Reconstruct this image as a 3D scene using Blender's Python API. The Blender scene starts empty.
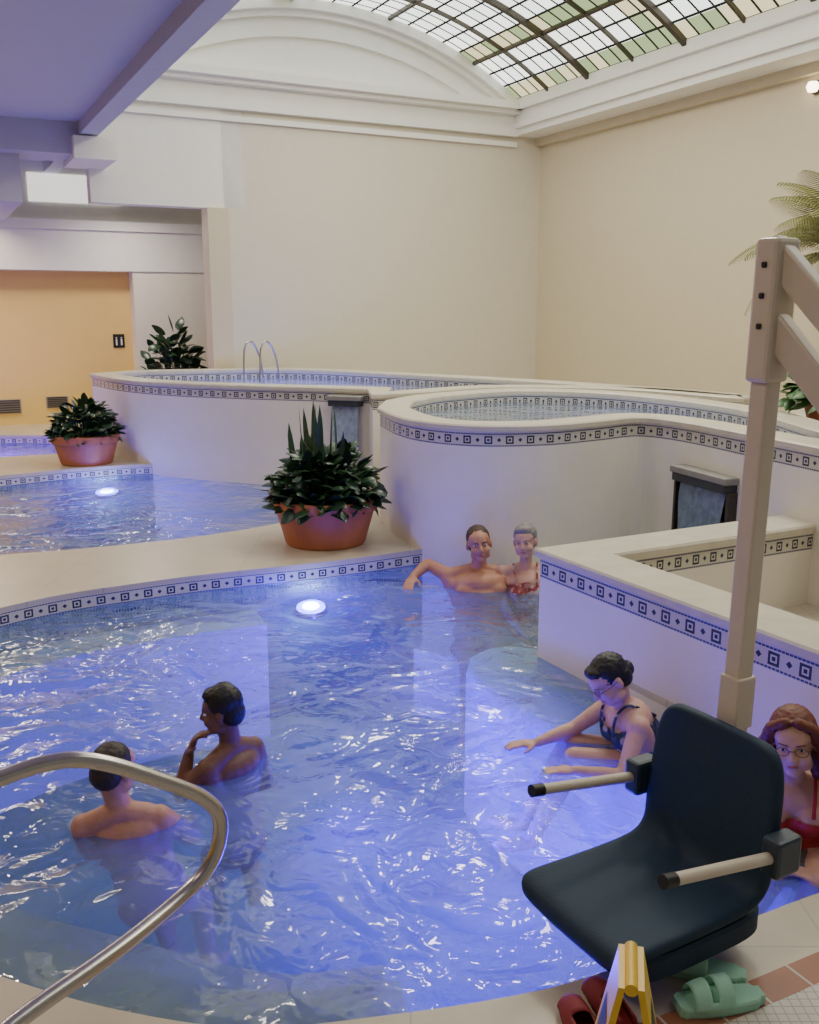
import bpy, bmesh, math, random
from mathutils import Vector, Matrix
from mathutils.geometry import tessellate_polygon
random.seed(7)
C=bpy.context.scene.collection
# ------------------------------------------------------------------ helpers
def V(*a): return Vector(a)
def link(o,parent=None):
    C.objects.link(o)
    if parent is not None: o.parent=parent
    return o
def top(o,label,cat,group=None,kind=None):
    o["label"]=label; o["category"]=cat
    if group: o["group"]=group
    if kind: o["kind"]=kind
    return o
def struct(o,label=None,cat=None):
    o["kind"]="structure"
    if label: o["label"]=label
    if cat: o["category"]=cat
    return o
def mesh(name,verts,faces,mats=(),parent=None,smooth=False,idx=None,uvs=None):
    me=bpy.data.meshes.new(name); me.from_pydata([tuple(v) for v in verts],[],faces)
    for m in mats: me.materials.append(m)
    if idx:
        for p,i in zip(me.polygons,idx): p.material_index=i
    if uvs:
        uv=me.uv_layers.new(name="UVMap")
        k=0
        for f in uvs:
            for c in f: uv.data[k].uv=c; k+=1
    if smooth:
        for p in me.polygons: p.use_smooth=True
    me.update()
    return link(bpy.data.objects.new(name,me),parent)
def empty(name,loc=(0,0,0)):
    o=bpy.data.objects.new(name,None); o.location=loc; o.empty_display_size=.1
    return link(o)
def attach(child,par):
    child.parent=par
    child.matrix_parent_inverse=Matrix.Translation(par.location).inverted()
    return child
def smoothpath(segs,n=7):
    out=[]
    for kind,pts in segs:
        if kind=='L': out+= [Vector(p) for p in pts]; continue
        P=[Vector(p) for p in pts]
        P=[P[0]*2-P[1]]+P+[P[-1]*2-P[-2]]
        for i in range(1,len(P)-2):
            for k in range(n):
                t=k/n; a,b,c,d=P[i-1],P[i],P[i+1],P[i+2]
                out.append(.5*((2*b)+(c-a)*t+(2*a-5*b+4*c-d)*t*t+(3*b-a-3*c+d)*t**3))
        out.append(P[-2])
    res=[out[0]]
    for p in out[1:]:
        if (p-res[-1]).length>.01: res.append(p)
    return res
def offset(path,d,closed):
    n=len(path); out=[]
    for i in range(n):
        a=path[i-1] if (i>0 or closed) else None
        b=path[(i+1)%n] if (i<n-1 or closed) else None
        ns=[]
        if a is not None:
            e=(path[i]-a).normalized(); ns.append(Vector((-e.y,e.x)))
        if b is not None:
            e=(b-path[i]).normalized(); ns.append(Vector((-e.y,e.x)))
        m=sum(ns,Vector((0,0))); m=m/len(ns)
        L=max(m.length_squared,.35)
        out.append(path[i]+m*(d/L))
    return out
def clean(path):
    if (path[0]-path[-1]).length<.02: path=path[:-1]
    return path
# ------------------------------------------------------------------ materials
def mat(name,col=(.8,.8,.8),rough=.5,metal=0,noise=0,nscale=8,bump=0,bscale=30,emis=None,estr=0,coat=0):
    m=bpy.data.materials.new(name); m.use_nodes=True; nt=m.node_tree; b=nt.nodes["Principled BSDF"]
    b.inputs["Base Color"].default_value=(*col,1); b.inputs["Roughness"].default_value=rough; b.inputs["Metallic"].default_value=metal
    if coat: b.inputs["Coat Weight"].default_value=coat
    tc=nt.nodes.new("ShaderNodeTexCoord")
    n=nt.nodes.new("ShaderNodeTexNoise"); n.inputs["Scale"].default_value=nscale; n.inputs["Detail"].default_value=4
    nt.links.new(tc.outputs["Object"],n.inputs["Vector"])
    r=nt.nodes.new("ShaderNodeMix"); r.data_type='RGBA'
    k=noise if noise else .04
    r.inputs[6].default_value=(*[c*(1-k) for c in col],1); r.inputs[7].default_value=(*[min(1,c*(1+k)) for c in col],1)
    nt.links.new(n.outputs["Fac"],r.inputs[0]); nt.links.new(r.outputs[2],b.inputs["Base Color"])
    if bump:
        n2=nt.nodes.new("ShaderNodeTexNoise"); n2.inputs["Scale"].default_value=bscale
        nt.links.new(tc.outputs["Object"],n2.inputs["Vector"])
        bp=nt.nodes.new("ShaderNodeBump"); bp.inputs["Strength"].default_value=bump; bp.inputs["Distance"].default_value=.02
        nt.links.new(n2.outputs["Fac"],bp.inputs["Height"]); nt.links.new(bp.outputs["Normal"],b.inputs["Normal"])
    if emis:
        b.inputs["Emission Color"].default_value=(*emis,1); b.inputs["Emission Strength"].default_value=estr
    return m
class NB:
    def __init__(s,nt): s.nt=nt
    def m(s,op,a,b=None,c=None):
        n=s.nt.nodes.new("ShaderNodeMath"); n.operation=op
        for i,x in enumerate((a,b,c)):
            if x is None: continue
            if isinstance(x,(int,float)): n.inputs[i].default_value=x
            else: s.nt.links.new(x,n.inputs[i])
        return n.outputs[0]
    def mix(s,f,a,b):
        n=s.nt.nodes.new("ShaderNodeMix"); n.data_type='RGBA'
        for i,x in ((0,f),(6,a),(7,b)):
            if isinstance(x,(int,float)): n.inputs[i].default_value=x
            elif isinstance(x,tuple): n.inputs[i].default_value=(*x,1)
            else: s.nt.links.new(x,n.inputs[i])
        return n.outputs[2]
def uvmat(name):
    m=bpy.data.materials.new(name); m.use_nodes=True; nt=m.node_tree
    tc=nt.nodes.new("ShaderNodeTexCoord"); sp=nt.nodes.new("ShaderNodeSeparateXYZ")
    return m,nt,nt.nodes["Principled BSDF"],tc,sp,NB(nt)
BH=.10
def band_mat():
    m,nt,b,tc,sp,N=uvmat("mosaic_tile_border")
    nt.links.new(tc.outputs["UV"],sp.inputs[0]); u,v=sp.outputs[0],sp.outputs[1]
    P=.155
    x=N.m('MULTIPLY',N.m('SUBTRACT',N.m('FRACT',N.m('DIVIDE',u,P)),.5),P)
    y=N.m('MULTIPLY',N.m('SUBTRACT',v,.5),BH)
    ax=N.m('ABSOLUTE',x); ay=N.m('ABSOLUTE',y)
    sq=N.m('MAXIMUM',ax,ay)
    ring=N.m('MULTIPLY',N.m('LESS_THAN',sq,.029),N.m('GREATER_THAN',sq,.017))
    cen=N.m('LESS_THAN',sq,.009)
    x2=N.m('ABSOLUTE',N.m('SUBTRACT',ax,P/2))
    dia=N.m('LESS_THAN',N.m('ADD',x2,ay),.016)
    dk=N.m('MAXIMUM',N.m('MAXIMUM',ring,cen),dia)
    line=N.m('MULTIPLY',N.m('GREATER_THAN',ay,.038),N.m('LESS_THAN',ay,.0465))
    gr=N.m('GREATER_THAN',N.m('FRACT',N.m('DIVIDE',u,.02)),.18)
    line=N.m('MULTIPLY',line,gr)
    c=N.mix(dk,(.60,.57,.48),(.035,.04,.07)); c=N.mix(line,c,(.03,.045,.16))
    nt.links.new(c,b.inputs["Base Color"]); b.inputs["Roughness"].default_value=.25
    return m
def grid_mat(name,c1,c2,size,line=.06,rough=.35,coord="Object"):
    m,nt,b,tc,sp,N=uvmat(name)
    nt.links.new(tc.outputs[coord],sp.inputs[0])
    fx=N.m('FRACT',N.m('DIVIDE',sp.outputs[0],size)); fy=N.m('FRACT',N.m('DIVIDE',sp.outputs[1],size))
    g=N.m('MAXIMUM',N.m('LESS_THAN',fx,line),N.m('LESS_THAN',fy,line))
    n=nt.nodes.new("ShaderNodeTexNoise"); n.inputs["Scale"].default_value=6; n.inputs["Detail"].default_value=5
    nt.links.new(tc.outputs[coord],n.inputs["Vector"])
    base=N.mix(n.outputs["Fac"],tuple(x*.76 for x in c1),c1)
    nt.links.new(N.mix(g,base,c2),b.inputs["Base Color"]); b.inputs["Roughness"].default_value=rough
    return m
def water_mat(name,tint,milk,milkcol,bs=1.0,strength=.5,share=.42):
    m=bpy.data.materials.new(name); m.use_nodes=True; nt=m.node_tree; nt.nodes.clear(); N=NB(nt)
    out=nt.nodes.new("ShaderNodeOutputMaterial"); tc=nt.nodes.new("ShaderNodeTexCoord")
    n1=nt.nodes.new("ShaderNodeTexNoise"); n1.inputs["Scale"].default_value=1.5*bs; n1.inputs["Detail"].default_value=2; n1.inputs["Distortion"].default_value=1.4
    n2=nt.nodes.new("ShaderNodeTexNoise"); n2.inputs["Scale"].default_value=6*bs; n2.inputs["Detail"].default_value=2; n2.inputs["Distortion"].default_value=1.2
    for n in (n1,n2): nt.links.new(tc.outputs["Object"],n.inputs["Vector"])
    h=N.m('ADD',N.m('MULTIPLY',n1.outputs["Fac"],1.5),N.m('MULTIPLY',n2.outputs["Fac"],.30))
    bp=nt.nodes.new("ShaderNodeBump"); bp.inputs["Strength"].default_value=strength; bp.inputs["Distance"].default_value=.12
    nt.links.new(h,bp.inputs["Height"])
    tr=nt.nodes.new("ShaderNodeBsdfTransparent"); tr.inputs[0].default_value=(*tint,1)
    gl=nt.nodes.new("ShaderNodeBsdfGlossy"); gl.inputs["Roughness"].default_value=.04; gl.inputs[0].default_value=(1,1,1,1)
    df=nt.nodes.new("ShaderNodeBsdfTranslucent"); df.inputs[0].default_value=(*milkcol,1)
    d2=nt.nodes.new("ShaderNodeBsdfDiffuse"); d2.inputs[0].default_value=(*[c*.75 for c in milkcol],1)
    md=nt.nodes.new("ShaderNodeMixShader"); md.inputs[0].default_value=share
    nt.links.new(df.outputs[0],md.inputs[1]); nt.links.new(d2.outputs[0],md.inputs[2])
    mm=nt.nodes.new("ShaderNodeMixShader")
    nt.links.new(N.m('MULTIPLY',n1.outputs["Fac"],milk*2),mm.inputs[0]); nt.links.new(tr.outputs[0],mm.inputs[1]); nt.links.new(md.outputs[0],mm.inputs[2])
    fr=nt.nodes.new("ShaderNodeFresnel"); fr.inputs[0].default_value=1.33
    nt.links.new(bp.outputs[0],fr.inputs["Normal"]); nt.links.new(bp.outputs[0],gl.inputs["Normal"])
    mx=nt.nodes.new("ShaderNodeMixShader"); nt.links.new(N.m('MULTIPLY',fr.outputs[0],1.25),mx.inputs[0])
    nt.links.new(mm.outputs[0],mx.inputs[1]); nt.links.new(gl.outputs[0],mx.inputs[2]); nt.links.new(mx.outputs[0],out.inputs[0])
    return m
M_white=mat("white_plaster",(.84,.82,.76),.6,bump=.15,bscale=60)
M_tier=mat("white_stucco_pool_wall",(.82,.77,.66),.5,noise=.07,nscale=3,bump=.1,bscale=50)
M_cap=mat("beige_stone_cap",(.58,.53,.42),.35,noise=.2,nscale=9)
M_cream=mat("cream_wall_paint",(.62,.54,.38),.7)
M_pale=mat("pale_wall_paint",(.66,.61,.50),.7)
M_yellow=mat("yellow_wall_paint",(.80,.56,.18),.7)
M_lav=mat("ceiling_paint_with_bounce",(.50,.48,.60),.7)  # lavender of bounced pool light is put into this ceiling and beam colour
M_band=band_mat()
M_deck=grid_mat("beige_stone_deck",(.60,.53,.40),(.40,.36,.29),1.2,.005,.3)
M_mosaic=grid_mat("small_white_mosaic",(.62,.58,.50),(.34,.31,.26),.027,.14,.35)
M_pool=mat("teal_pool_plaster",(.13,.22,.20),.6,noise=.25,nscale=2.2)
M_bench=mat("pale_bench_plaster",(.86,.86,.82),.5)
M_step=mat("sandy_step_plaster",(.62,.53,.40),.5,noise=.15)
M_water=water_mat("pool_water_surface",(.54,.70,.70),.40,(.34,.48,.47),1.0,.46,.60)
M_water2=water_mat("raised_pool_water_surface",(.6,.75,.85),.2,(.4,.55,.7),1.3,.4)
M_steel=mat("brushed_stainless_steel",(.55,.52,.47),.26,1.0)
M_terra=mat("terracotta_clay",(.42,.14,.065),.6,noise=.15,bump=.1)
M_soil=mat("dark_soil",(.05,.03,.02),.9,bump=.5)
M_leaf=mat("dark_green_leaf",(.018,.05,.020),.35,noise=.5,nscale=12)
M_leaf2=mat("snake_plant_leaf",(.03,.07,.03),.4,noise=.6,nscale=20)
M_palm=mat("palm_leaf",(.20,.20,.06),.5,noise=.3)
M_navy=mat("navy_matte_plastic",(.007,.030,.060),.7,bump=.12,bscale=160)
M_off=mat("offwhite_powder_coat",(.64,.57,.44),.35)
M_black=mat("black_plastic",(.012,.012,.014),.4)
M_bronze=mat("dark_bronze",(.07,.06,.045),.45,.5)
M_dark=mat("dark_stone_and_recess_shade",(.03,.035,.045),.5)  # spout stone, also painted in as shade of the opening
M_graycap=mat("grey_slate_cap",(.26,.25,.22),.5,noise=.2)
M_graybox=mat("dark_grey_blue_plastic",(.03,.05,.07),.4)
M_yel=mat("yellow_sign_plastic",(.85,.55,.03),.35)
M_mint=mat("mint_foam",(.34,.66,.48),.6)
M_red=mat("dark_red_fabric",(.20,.012,.015),.7)
M_lamp=mat("underwater_lamp_glass",(.5,.5,1),.2,emis=(.16,.14,1.0),estr=26)
M_core=mat("underwater_lamp_core",(.8,.8,1),.2,emis=(.7,.75,1.0),estr=60)
M_vent=mat("grey_vent_metal",(.30,.28,.25),.5)
M_glow=mat("sconce_glass",(1,.9,.7),.3,emis=(1,.85,.6),estr=8)
# ------------------------------------------------------------------ room (axes turned about 27 degrees)
Ld=V(-.4556,.8902,0); Rd=V(.8902,.4556,0)
def W(l,r,z): return Ld*l+Rd*r+V(0,0,z)
def rbox(name,l0,l1,r0,r1,z0,z1,m,kind=True,parent=None):
    vs=[W(l,r,z) for z in (z0,z1) for l,r in ((l0,r0),(l1,r0),(l1,r1),(l0,r1))]
    fs=[(0,1,2,3),(4,7,6,5),(0,4,5,1),(1,5,6,2),(2,6,7,3),(3,7,4,0)]
    o=mesh(name,vs,fs,[m],parent)
    if kind: struct(o)
    return o
LN=13.5; LE=16.34; ZS=5.11; ZC=4.15; RS=8.78; RWL=9.3; RB=2.22
cr=5.5; hw=RS-cr; rise=1.02; RAD=(hw*hw+rise*rise)/(2*rise); zc=ZS+rise-RAD; amax=math.asin(hw/RAD)
def arc(rad,a): return cr+rad*math.sin(a), zc+rad*math.cos(a)
rbox("wall_right",-2.5,LE,RWL,RWL+.2,-1,4.66,M_cream)
rbox("wall_end",LE,LE+.2,-6,RWL+.2,-1,2.52,M_yellow)
rbox("wall_end_pier",LE-.35,LE,3.2,4.6,-1,2.52,mat("bright_cream_paint",(.85,.80,.66),.7))
rbox("trim_1",LE-.38,LE+.2,-6,4.5,2.52,3.25,M_white)
rbox("trim_2",LE-.46,LE+.2,-6,4.5,3.13,3.27,M_white)
rbox("wall_end_upper",LE-.05,LE+.2,-6,4.5,3.27,ZC+.1,M_white)
o=rbox("window_2",LE-.08,LE-.05,1.75,3.1,3.56,3.98,mat("bright_clerestory_glass",(.9,.9,.85),.4,emis=(1,.97,.88),estr=1.1))
rbox("wall_left",-2.5,LE,-6.2,-6,-1,ZC,M_yellow)
rbox("wall_divider",LN,LN+.2,4.0,RWL,-1,4.72,M_pale)
rbox("trim_3",LN-.06,LN+.26,3.75,4.05,-1,3.3,M_cream)
rbox("trim_4",LN,LN+.25,RB,4.3,3.3,4.75,M_white)
rbox("ceiling",-2.5,LE,-6.2,RB-.2,ZC,ZC+.15,M_lav)
rbox("trim_5",-2.5,LE,RB-.22,RB,4.0,ZS,M_lav)
rbox("trim_6",-2.5,LN,RB,RB+.06,4.22,4.32,M_white)
rbox("trim_7",-2.5,LN,RB,RB+.09,4.9,ZS,M_white)
rbox("trim_8",LN-.7,LN,-6,RB-.02,3.78,ZC,M_lav)
rbox("trim_9",LN-.85,LN+.1,RB-.3,RB+.2,3.72,3.98,M_white)
rbox("trim_26",LN-.4,LE-.4,1.02,1.34,3.22,ZC,M_lav)
for k,(d,z0,z1) in enumerate(((.10,4.60,4.72),(.03,4.72,4.92),(.16,4.92,4.98),(.26,4.98,ZS-.02),(.06,4.45,4.52))):
    rbox("trim_%d"%(10+k),LN-d,LN+.2,RB,RS+.02,z0,z1,M_white)
for k,(d,z0,z1) in enumerate(((.0,4.70,ZS),(.07,4.98,ZS+.03),(.05,4.72,4.80))):
    rbox("trim_%d"%(15+k),-2.5,LN,RS-d,RS+.12,z0,z1,M_white)
rbox("ceiling_soffit",-2.5,LN,RS+.01,RWL+.2,4.62,4.76,M_white)
rbox("trim_18",-2.5,LN,RWL-.1,RWL,4.5,4.64,M_cream)
NA=40
vs=[];fs=[]
for i in range(NA+1):
    a=-amax+2*amax*i/NA; r,z=arc(RAD,a)
    vs+= [W(LN,r,ZS-.15),W(LN,r,z)]
for i in range(NA): fs.append((2*i,2*i+2,2*i+3,2*i+1))
struct(mesh("wall_lunette",vs,fs,[M_white]))
def archband(name,r0,r1,d,shrink=0):
    vs=[];fs=[]
    am=amax-shrink
    for i in range(NA+1):
        a=-am+2*am*i/NA
        for rad,l in ((r0,LN),(r0,LN-d),(r1,LN-d),(r1,LN)):
            r,z=arc(rad,a); z=max(z,ZS-.05); vs.append(W(l,r,z))
    for i in range(NA):
        for k in range(3): fs.append((4*i+k,4*i+k+1,4*i+5+k,4*i+4+k))
    return struct(mesh(name,vs,fs,[M_white]))
archband("trim_19",RAD-.01,RAD-.14,.16)
archband("trim_20",RAD-.14,RAD-.22,.08)
archband("trim_21",RAD-.42,RAD-.48,.06,.09)
def glass_mat():
    m=bpy.data.materials.new("stained_glass_panes"); m.use_nodes=True; nt=m.node_tree; nt.nodes.clear(); N=NB(nt)
    out=nt.nodes.new("ShaderNodeOutputMaterial"); tc=nt.nodes.new("ShaderNodeTexCoord"); sp=nt.nodes.new("ShaderNodeSeparateXYZ")
    nt.links.new(tc.outputs["UV"],sp.inputs[0]); u,v=sp.outputs[0],sp.outputs[1]
    fu=N.m('FRACT',N.m('DIVIDE',u,.30)); fv=N.m('FRACT',N.m('DIVIDE',v,.24))
    line=N.m('MAXIMUM',N.m('LESS_THAN',fu,.13),N.m('LESS_THAN',fv,.15))
    fu2=N.m('FRACT',N.m('DIVIDE',u,3.0)); band=N.m('GREATER_THAN',fu2,.90)
    fv2=N.m('FRACT',N.m('DIVIDE',v,3.84)); band2=N.m('GREATER_THAN',fv2,.875)
    edge=N.m('GREATER_THAN',u,2*amax*RAD-.33)
    wn=nt.nodes.new("ShaderNodeTexWhiteNoise"); wn.noise_dimensions='2D'
    cv=nt.nodes.new("ShaderNodeCombineXYZ")
    nt.links.new(N.m('FLOOR',N.m('DIVIDE',u,.30)),cv.inputs[0]); nt.links.new(N.m('FLOOR',N.m('DIVIDE',v,.24)),cv.inputs[1])
    nt.links.new(cv.outputs[0],wn.inputs[0])
    base=N.mix(wn.outputs[0],(1,.98,.90),(.80,.87,.82))
    acc=N.mix(N.m('GREATER_THAN',wn.outputs[0],.5),(.22,.27,.13),(.50,.45,.26))
    c=N.mix(N.m('MAXIMUM',edge,N.m('MAXIMUM',band,band2)),base,acc); c=N.mix(line,c,(.012,.012,.01))
    e=nt.nodes.new("ShaderNodeEmission"); e.inputs[1].default_value=2.8
    nt.links.new(c,e.inputs[0]); nt.links.new(e.outputs[0],out.inputs[0]); return m
vs=[];fs=[];uvs=[];NL=24;l0=0.0
for j in range(NL+1):
    l=l0+(LN-l0)*j/NL
    for i in range(NA+1):
        a=-amax+2*amax*i/NA; r,z=arc(RAD,a); vs.append(W(l,r,z))
for j in range(NL):
    for i in range(NA):
        q=(j*(NA+1)+i,j*(NA+1)+i+1,(j+1)*(NA+1)+i+1,(j+1)*(NA+1)+i); fs.append(q)
        uu=lambda ii:(ii/NA)*2*amax*RAD
        ll=lambda jj:LN-(l0+(LN-l0)*jj/NL)
        uvs.append([(uu(i),ll(j)),(uu(i+1),ll(j)),(uu(i+1),ll(j+1)),(uu(i),ll(j+1))])
struct(mesh("window_1",vs,fs,[glass_mat()],uvs=uvs),"arched stained glass skylight of small pale panes","skylight")
vs=[];fs=[]
def ribarc(l,w,dr):
    b=len(vs)
    for i in range(NA+1):
        a=-amax+2*amax*i/NA
        for rad,ll in ((RAD,l-w),(RAD-dr,l-w),(RAD-dr,l+w),(RAD,l+w)):
            r,z=arc(rad,a); vs.append(W(ll,r,z))
    for i in range(NA):
        for k in range(3): fs.append((b+4*i+k,b+4*i+k+1,b+4*i+5+k,b+4*i+4+k))
k=0
while LN-.02-.96*k>0: ribarc(LN-.02-.96*k,.035 if k%2==0 else .018,.07 if k%2==0 else .05); k+=1
na=int(2*amax*RAD/1.5)
for i in range(na+1):
    a=-amax+1.5*i/RAD
    b=len(vs)
    for l in (l0,LN):
        for rad,da in ((RAD,-.004),(RAD-.05,-.004),(RAD-.05,.004),(RAD,.004)):
            r,z=arc(rad,a+da); vs.append(W(l,r,z))
    for q in range(3): fs.append((b+q,b+q+1,b+5+q,b+4+q))
struct(mesh("trim_22",vs,fs,[M_bronze]),"dark metal ribs of the skylight","skylight frame")
# ------------------------------------------------------------------ outlines
Bfront=[(-.25,8.05),(-.09,7.42),(.12,7.02),(.5,6.78),(1.0,6.84),(1.42,7.10),(1.78,7.34),(2.04,7.02)]
B=clean(smoothpath([('S',Bfront+[(2.28,6.3),(2.52,5.55),(2.92,4.4)]),('L',[(3.5,4.8)]),('S',[(3.02,6.5),(2.95,8.1),(2.2,9.6),(1.1,10.05),(.2,9.4),(-.2,8.7)]) ]))
A=clean(smoothpath([('S',[(-4.15,12.5),(-3.5,11.6),(-2.75,10.95),(-1.75,10.5),(-.95,10.25),(-.42,10.05)]),('L',[(-.36,9.35)]),
   ('S',[(.05,9.62),(1.0,10.32),(2.3,10.02),(3.13,8.95)]),('S',[(3.40,9.22),(1.85,11.05),(.05,12.6),(-1.75,13.75),(-3.75,13.25)])]))
Cp=[Vector(p) for p in ((2.40,5.93),(.72,5.06),(2.3,2.15),(3.4,2.6))]
mainseg=smoothpath([('S',[(.12,7.06),(-.58,6.68),(-1.44,6.32),(-1.86,6.09),(-2.25,5.84),(-2.6,5.45),(-2.85,4.9),(-2.85,4.1),(-2.5,3.2),(-1.9,2.6),(-1.12,2.28),(-.75,2.15),(-.40,2.09),(-.02,2.14),(.295,2.21),(.494,2.28),(.776,2.41),(1.056,2.55),(1.28,2.66),(1.86,2.92)])])
bfs=smoothpath([('S',Bfront)])[::-1]
mainpoly=mainseg+[Vector(p) for p in ((.76,5.0),(.78,5.06),(2.36,5.92),(2.42,6.0),(2.20,6.7))]+[p+Vector((.03,.03)) for p in bfs if p.x>.14]
farseg=smoothpath([('S',[(-.45,9.9),(-.52,9.3),(-.68,8.6),(-1.08,8.0),(-1.69,7.48),(-2.38,7.12),(-3.04,6.88),(-4.2,6.55),(-5.6,6.7),(-6.2,8.0),(-5.6,9.5),(-4.52,10.34),(-4.0,10.75),(-3.42,11.08),(-2.9,11.2)])])
farpoly=farseg+[Vector(p) for p in ((-2.7,11.0),(-1.75,10.55),(-.95,10.3))]
third=clean(smoothpath([('S',[(-5.1,11.75),(-4.4,12.15),(-4.5,13.1),(-5.3,13.8),(-6.6,13.7),(-8.2,13.0),(-8.2,11.6),(-6.5,11.4),(-5.1,11.75)])]))[::-1]
# ------------------------------------------------------------------ deck
def slab(name,outer,holes,z0,z1,m):
    cu=bpy.data.curves.new(name,'CURVE'); cu.dimensions='2D'; cu.fill_mode='BOTH'; cu.extrude=(z1-z0)/2
    for pts in [outer]+holes:
        s=cu.splines.new('POLY'); s.points.add(len(pts)-1)
        for q,p in zip(s.points,pts): q.co=(p[0],p[1],0,1)
        s.use_cyclic_u=True
    o=bpy.data.objects.new(name,cu); C.objects.link(o); o.location=(0,0,(z0+z1)/2)
    dg=bpy.context.evaluated_depsgraph_get(); me=bpy.data.meshes.new_from_object(o.evaluated_get(dg))
    me.transform(Matrix.Translation(o.location)); bpy.data.objects.remove(o)
    me.materials.clear(); me.materials.append(m)
    return link(bpy.data.objects.new(name,me))
outer=[W(-2.5,-6,0),W(-2.5,RWL,0),W(LE,RWL,0),W(LE,-6,0)]
struct(slab("floor",[(p.x,p.y) for p in outer],[mainpoly,farpoly,third],.085,.12,M_deck),"beige stone pool deck","floor")
vs=[W(-2.5,-6,-1),W(-2.5,RWL,-1),W(LE,RWL,-1),W(LE,-6,-1)]
struct(mesh("floor.001",vs,[(0,1,2,3)],[M_pool]),"pale plastered pool bottom","floor")
def basin(name,path,closed,label,bottom=-1.0):
    vs=[];fs=[];idx=[];uvs=[]
    zs=(bottom,-.005,.085); n=len(path); acc=[0]
    for i in range(1,n+1): acc.append(acc[-1]+(path[i%n]-path[i-1]).length)
    for p in path: vs+=[V(p.x,p.y,z) for z in zs]
    for i in range(n if closed else n-1):
        j=(i+1)%n
        for k in range(2):
            fs.append((3*i+k,3*j+k,3*j+k+1,3*i+k+1)); idx.append(k)
            uvs.append([(acc[i],0),(acc[i+1],0),(acc[i+1],1),(acc[i],1)])
    o=mesh(name,vs,fs,[M_pool,M_band],idx=idx,uvs=uvs)
    return top(o,label,"pool")
basin("pool_basin",mainseg,False,"large curved sunken pool with a dark and white mosaic border")
basin("pool_basin.001",farseg,False,"sunken thermal pool with mosaic border beyond the walkway")
basin("pool_basin.002",third,True,"violet-lit sunken pool beside the yellow wall")
def water(name,poly,z,m,label):
    P=[V(p[0],p[1],z) for p in poly]; tris=tessellate_polygon([P]); fs=[]
    for t in tris:
        a,b,c=(P[i] for i in t)
        fs.append(tuple(t) if (b-a).cross(c-a).z>0 else tuple(t)[::-1])
    o=mesh(name,P,fs,[m]); top(o,label,"water",kind="stuff"); return o
water("pool_water",mainpoly,0,M_water,"rippling blue-violet lit water of the large pool")
water("pool_water.001",farpoly,0,M_water,"rippling blue lit water of the pool beyond the walkway")
water("pool_water.002",third,0,M_water,"violet-lit water near the yellow wall")
# raised walls
def wall(name,path,closed,thick,z0,z1,label,band=True):
    e=empty(name,(path[0].x,path[0].y,z0)); top(e,label,"raised pool")
    inn=offset(path,thick,closed); n=len(path)
    zb=z1-BH-.015
    zs=(z0,zb,zb+BH,z1); vs=[];fs=[];idx=[];uvs=[]; acc=[0]
    for i in range(1,n+1): acc.append(acc[-1]+(path[i%n]-path[i-1]).length)
    for side in (path,inn):
        b=len(vs)
        for p in side: vs+=[V(p.x,p.y,z) for z in zs]
        for i in range(n if closed else n-1):
            j=(i+1)%n
            for k in range(3):
                fs.append((b+4*i+k,b+4*j+k,b+4*j+k+1,b+4*i+k+1)); idx.append(1 if k==1 else 0)
                uvs.append([(acc[i],0),(acc[i+1],0),(acc[i+1],1),(acc[i],1)])
    if not closed:
        for i in (0,n-1):
            fs.append((4*i,4*i+3,4*n+4*i+3,4*n+4*i)); idx.append(0); uvs.append([(0,0)]*4)
    attach(mesh("pool_wall",vs,fs,[M_tier,M_band],idx=idx,uvs=uvs),e)
    o1=offset(path,-.025,closed); o2=offset(path,thick+.02,closed)
    vs=[];fs=[]
    for i in range(n):
        a,b=o1[i],o2[i]; d=(b-a).normalized()*.012
        for p,z in ((a,z1),(a,z1+.033),(a+d,z1+.045),(b-d,z1+.045),(b,z1+.033),(b,z1)): vs.append(V(p.x,p.y,z))
    for i in range(n if closed else n-1):
        j=(i+1)%n
        for k in range(6): fs.append((6*i+k,6*j+k,6*j+(k+1)%6,6*i+(k+1)%6))
    if not closed:
        fs.append(tuple(range(6))); fs.append(tuple(6*(n-1)+k for k in range(6)))
    attach(mesh("coping",vs,fs,[M_cap]),e)
    return e
wall("raised_pool",B,True,.22,-1,1.06,"tall curved white raised pool with mosaic border and stone coping")
wall("raised_pool.001",A,True,.22,-1,1.06,"long white raised pool with mosaic border behind the planters")
wall("raised_pool.002",Cp,False,.26,-1,.58,"low white angular raised pool with mosaic border beside the bench")
water("pool_water.003",offset(B,.10,True),.985,M_water2,"still water of the curved raised pool")
water("pool_water.004",offset(A,.10,True),.985,M_water2,"blue lit water of the long raised pool")
water("pool_water.005",[(.95,4.98),(2.25,2.5),(3.0,2.75),(2.85,4.3),(2.42,5.6)],-.12,M_water2,"water of the low raised pool")
def slab3(name,poly,z0,z1,m):
    n=len(poly); vs=[V(p[0],p[1],z) for z in (z0,z1) for p in poly]
    fs=[tuple(range(n))[::-1],tuple(range(n,2*n))]+[(i,(i+1)%n,n+(i+1)%n,n+i) for i in range(n)]
    return mesh(name,vs,fs,[m])
o=slab3("planter_ledge",[(3.65,4.95),(6.7,6.4),(4.9,10.6),(3.65,9.2),(3.1,8.4),(3.13,6.6)],.12,.95,M_tier)
top(o,"white raised planting ledge behind the pools","ledge")
def bench(name,path,d,z,label,m=None,cat="bench"):
    inn=offset(path,d,False); n=len(path); vs=[];fs=[]
    for a,b in zip(path,inn):
        vs+=[V(a.x,a.y,z),V(b.x,b.y,z),V(b.x,b.y,z-.06),V(b.x,b.y,-1)]
    for i in range(n-1):
        for k in range(3): fs.append((4*i+k,4*i+k+1,4*i+5+k,4*i+4+k))
    fs.append((0,1,2,3)); fs.append(tuple(4*(n-1)+k for k in range(4)))
    return top(mesh(name,vs,fs,[m or M_bench]),label,cat)
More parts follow.
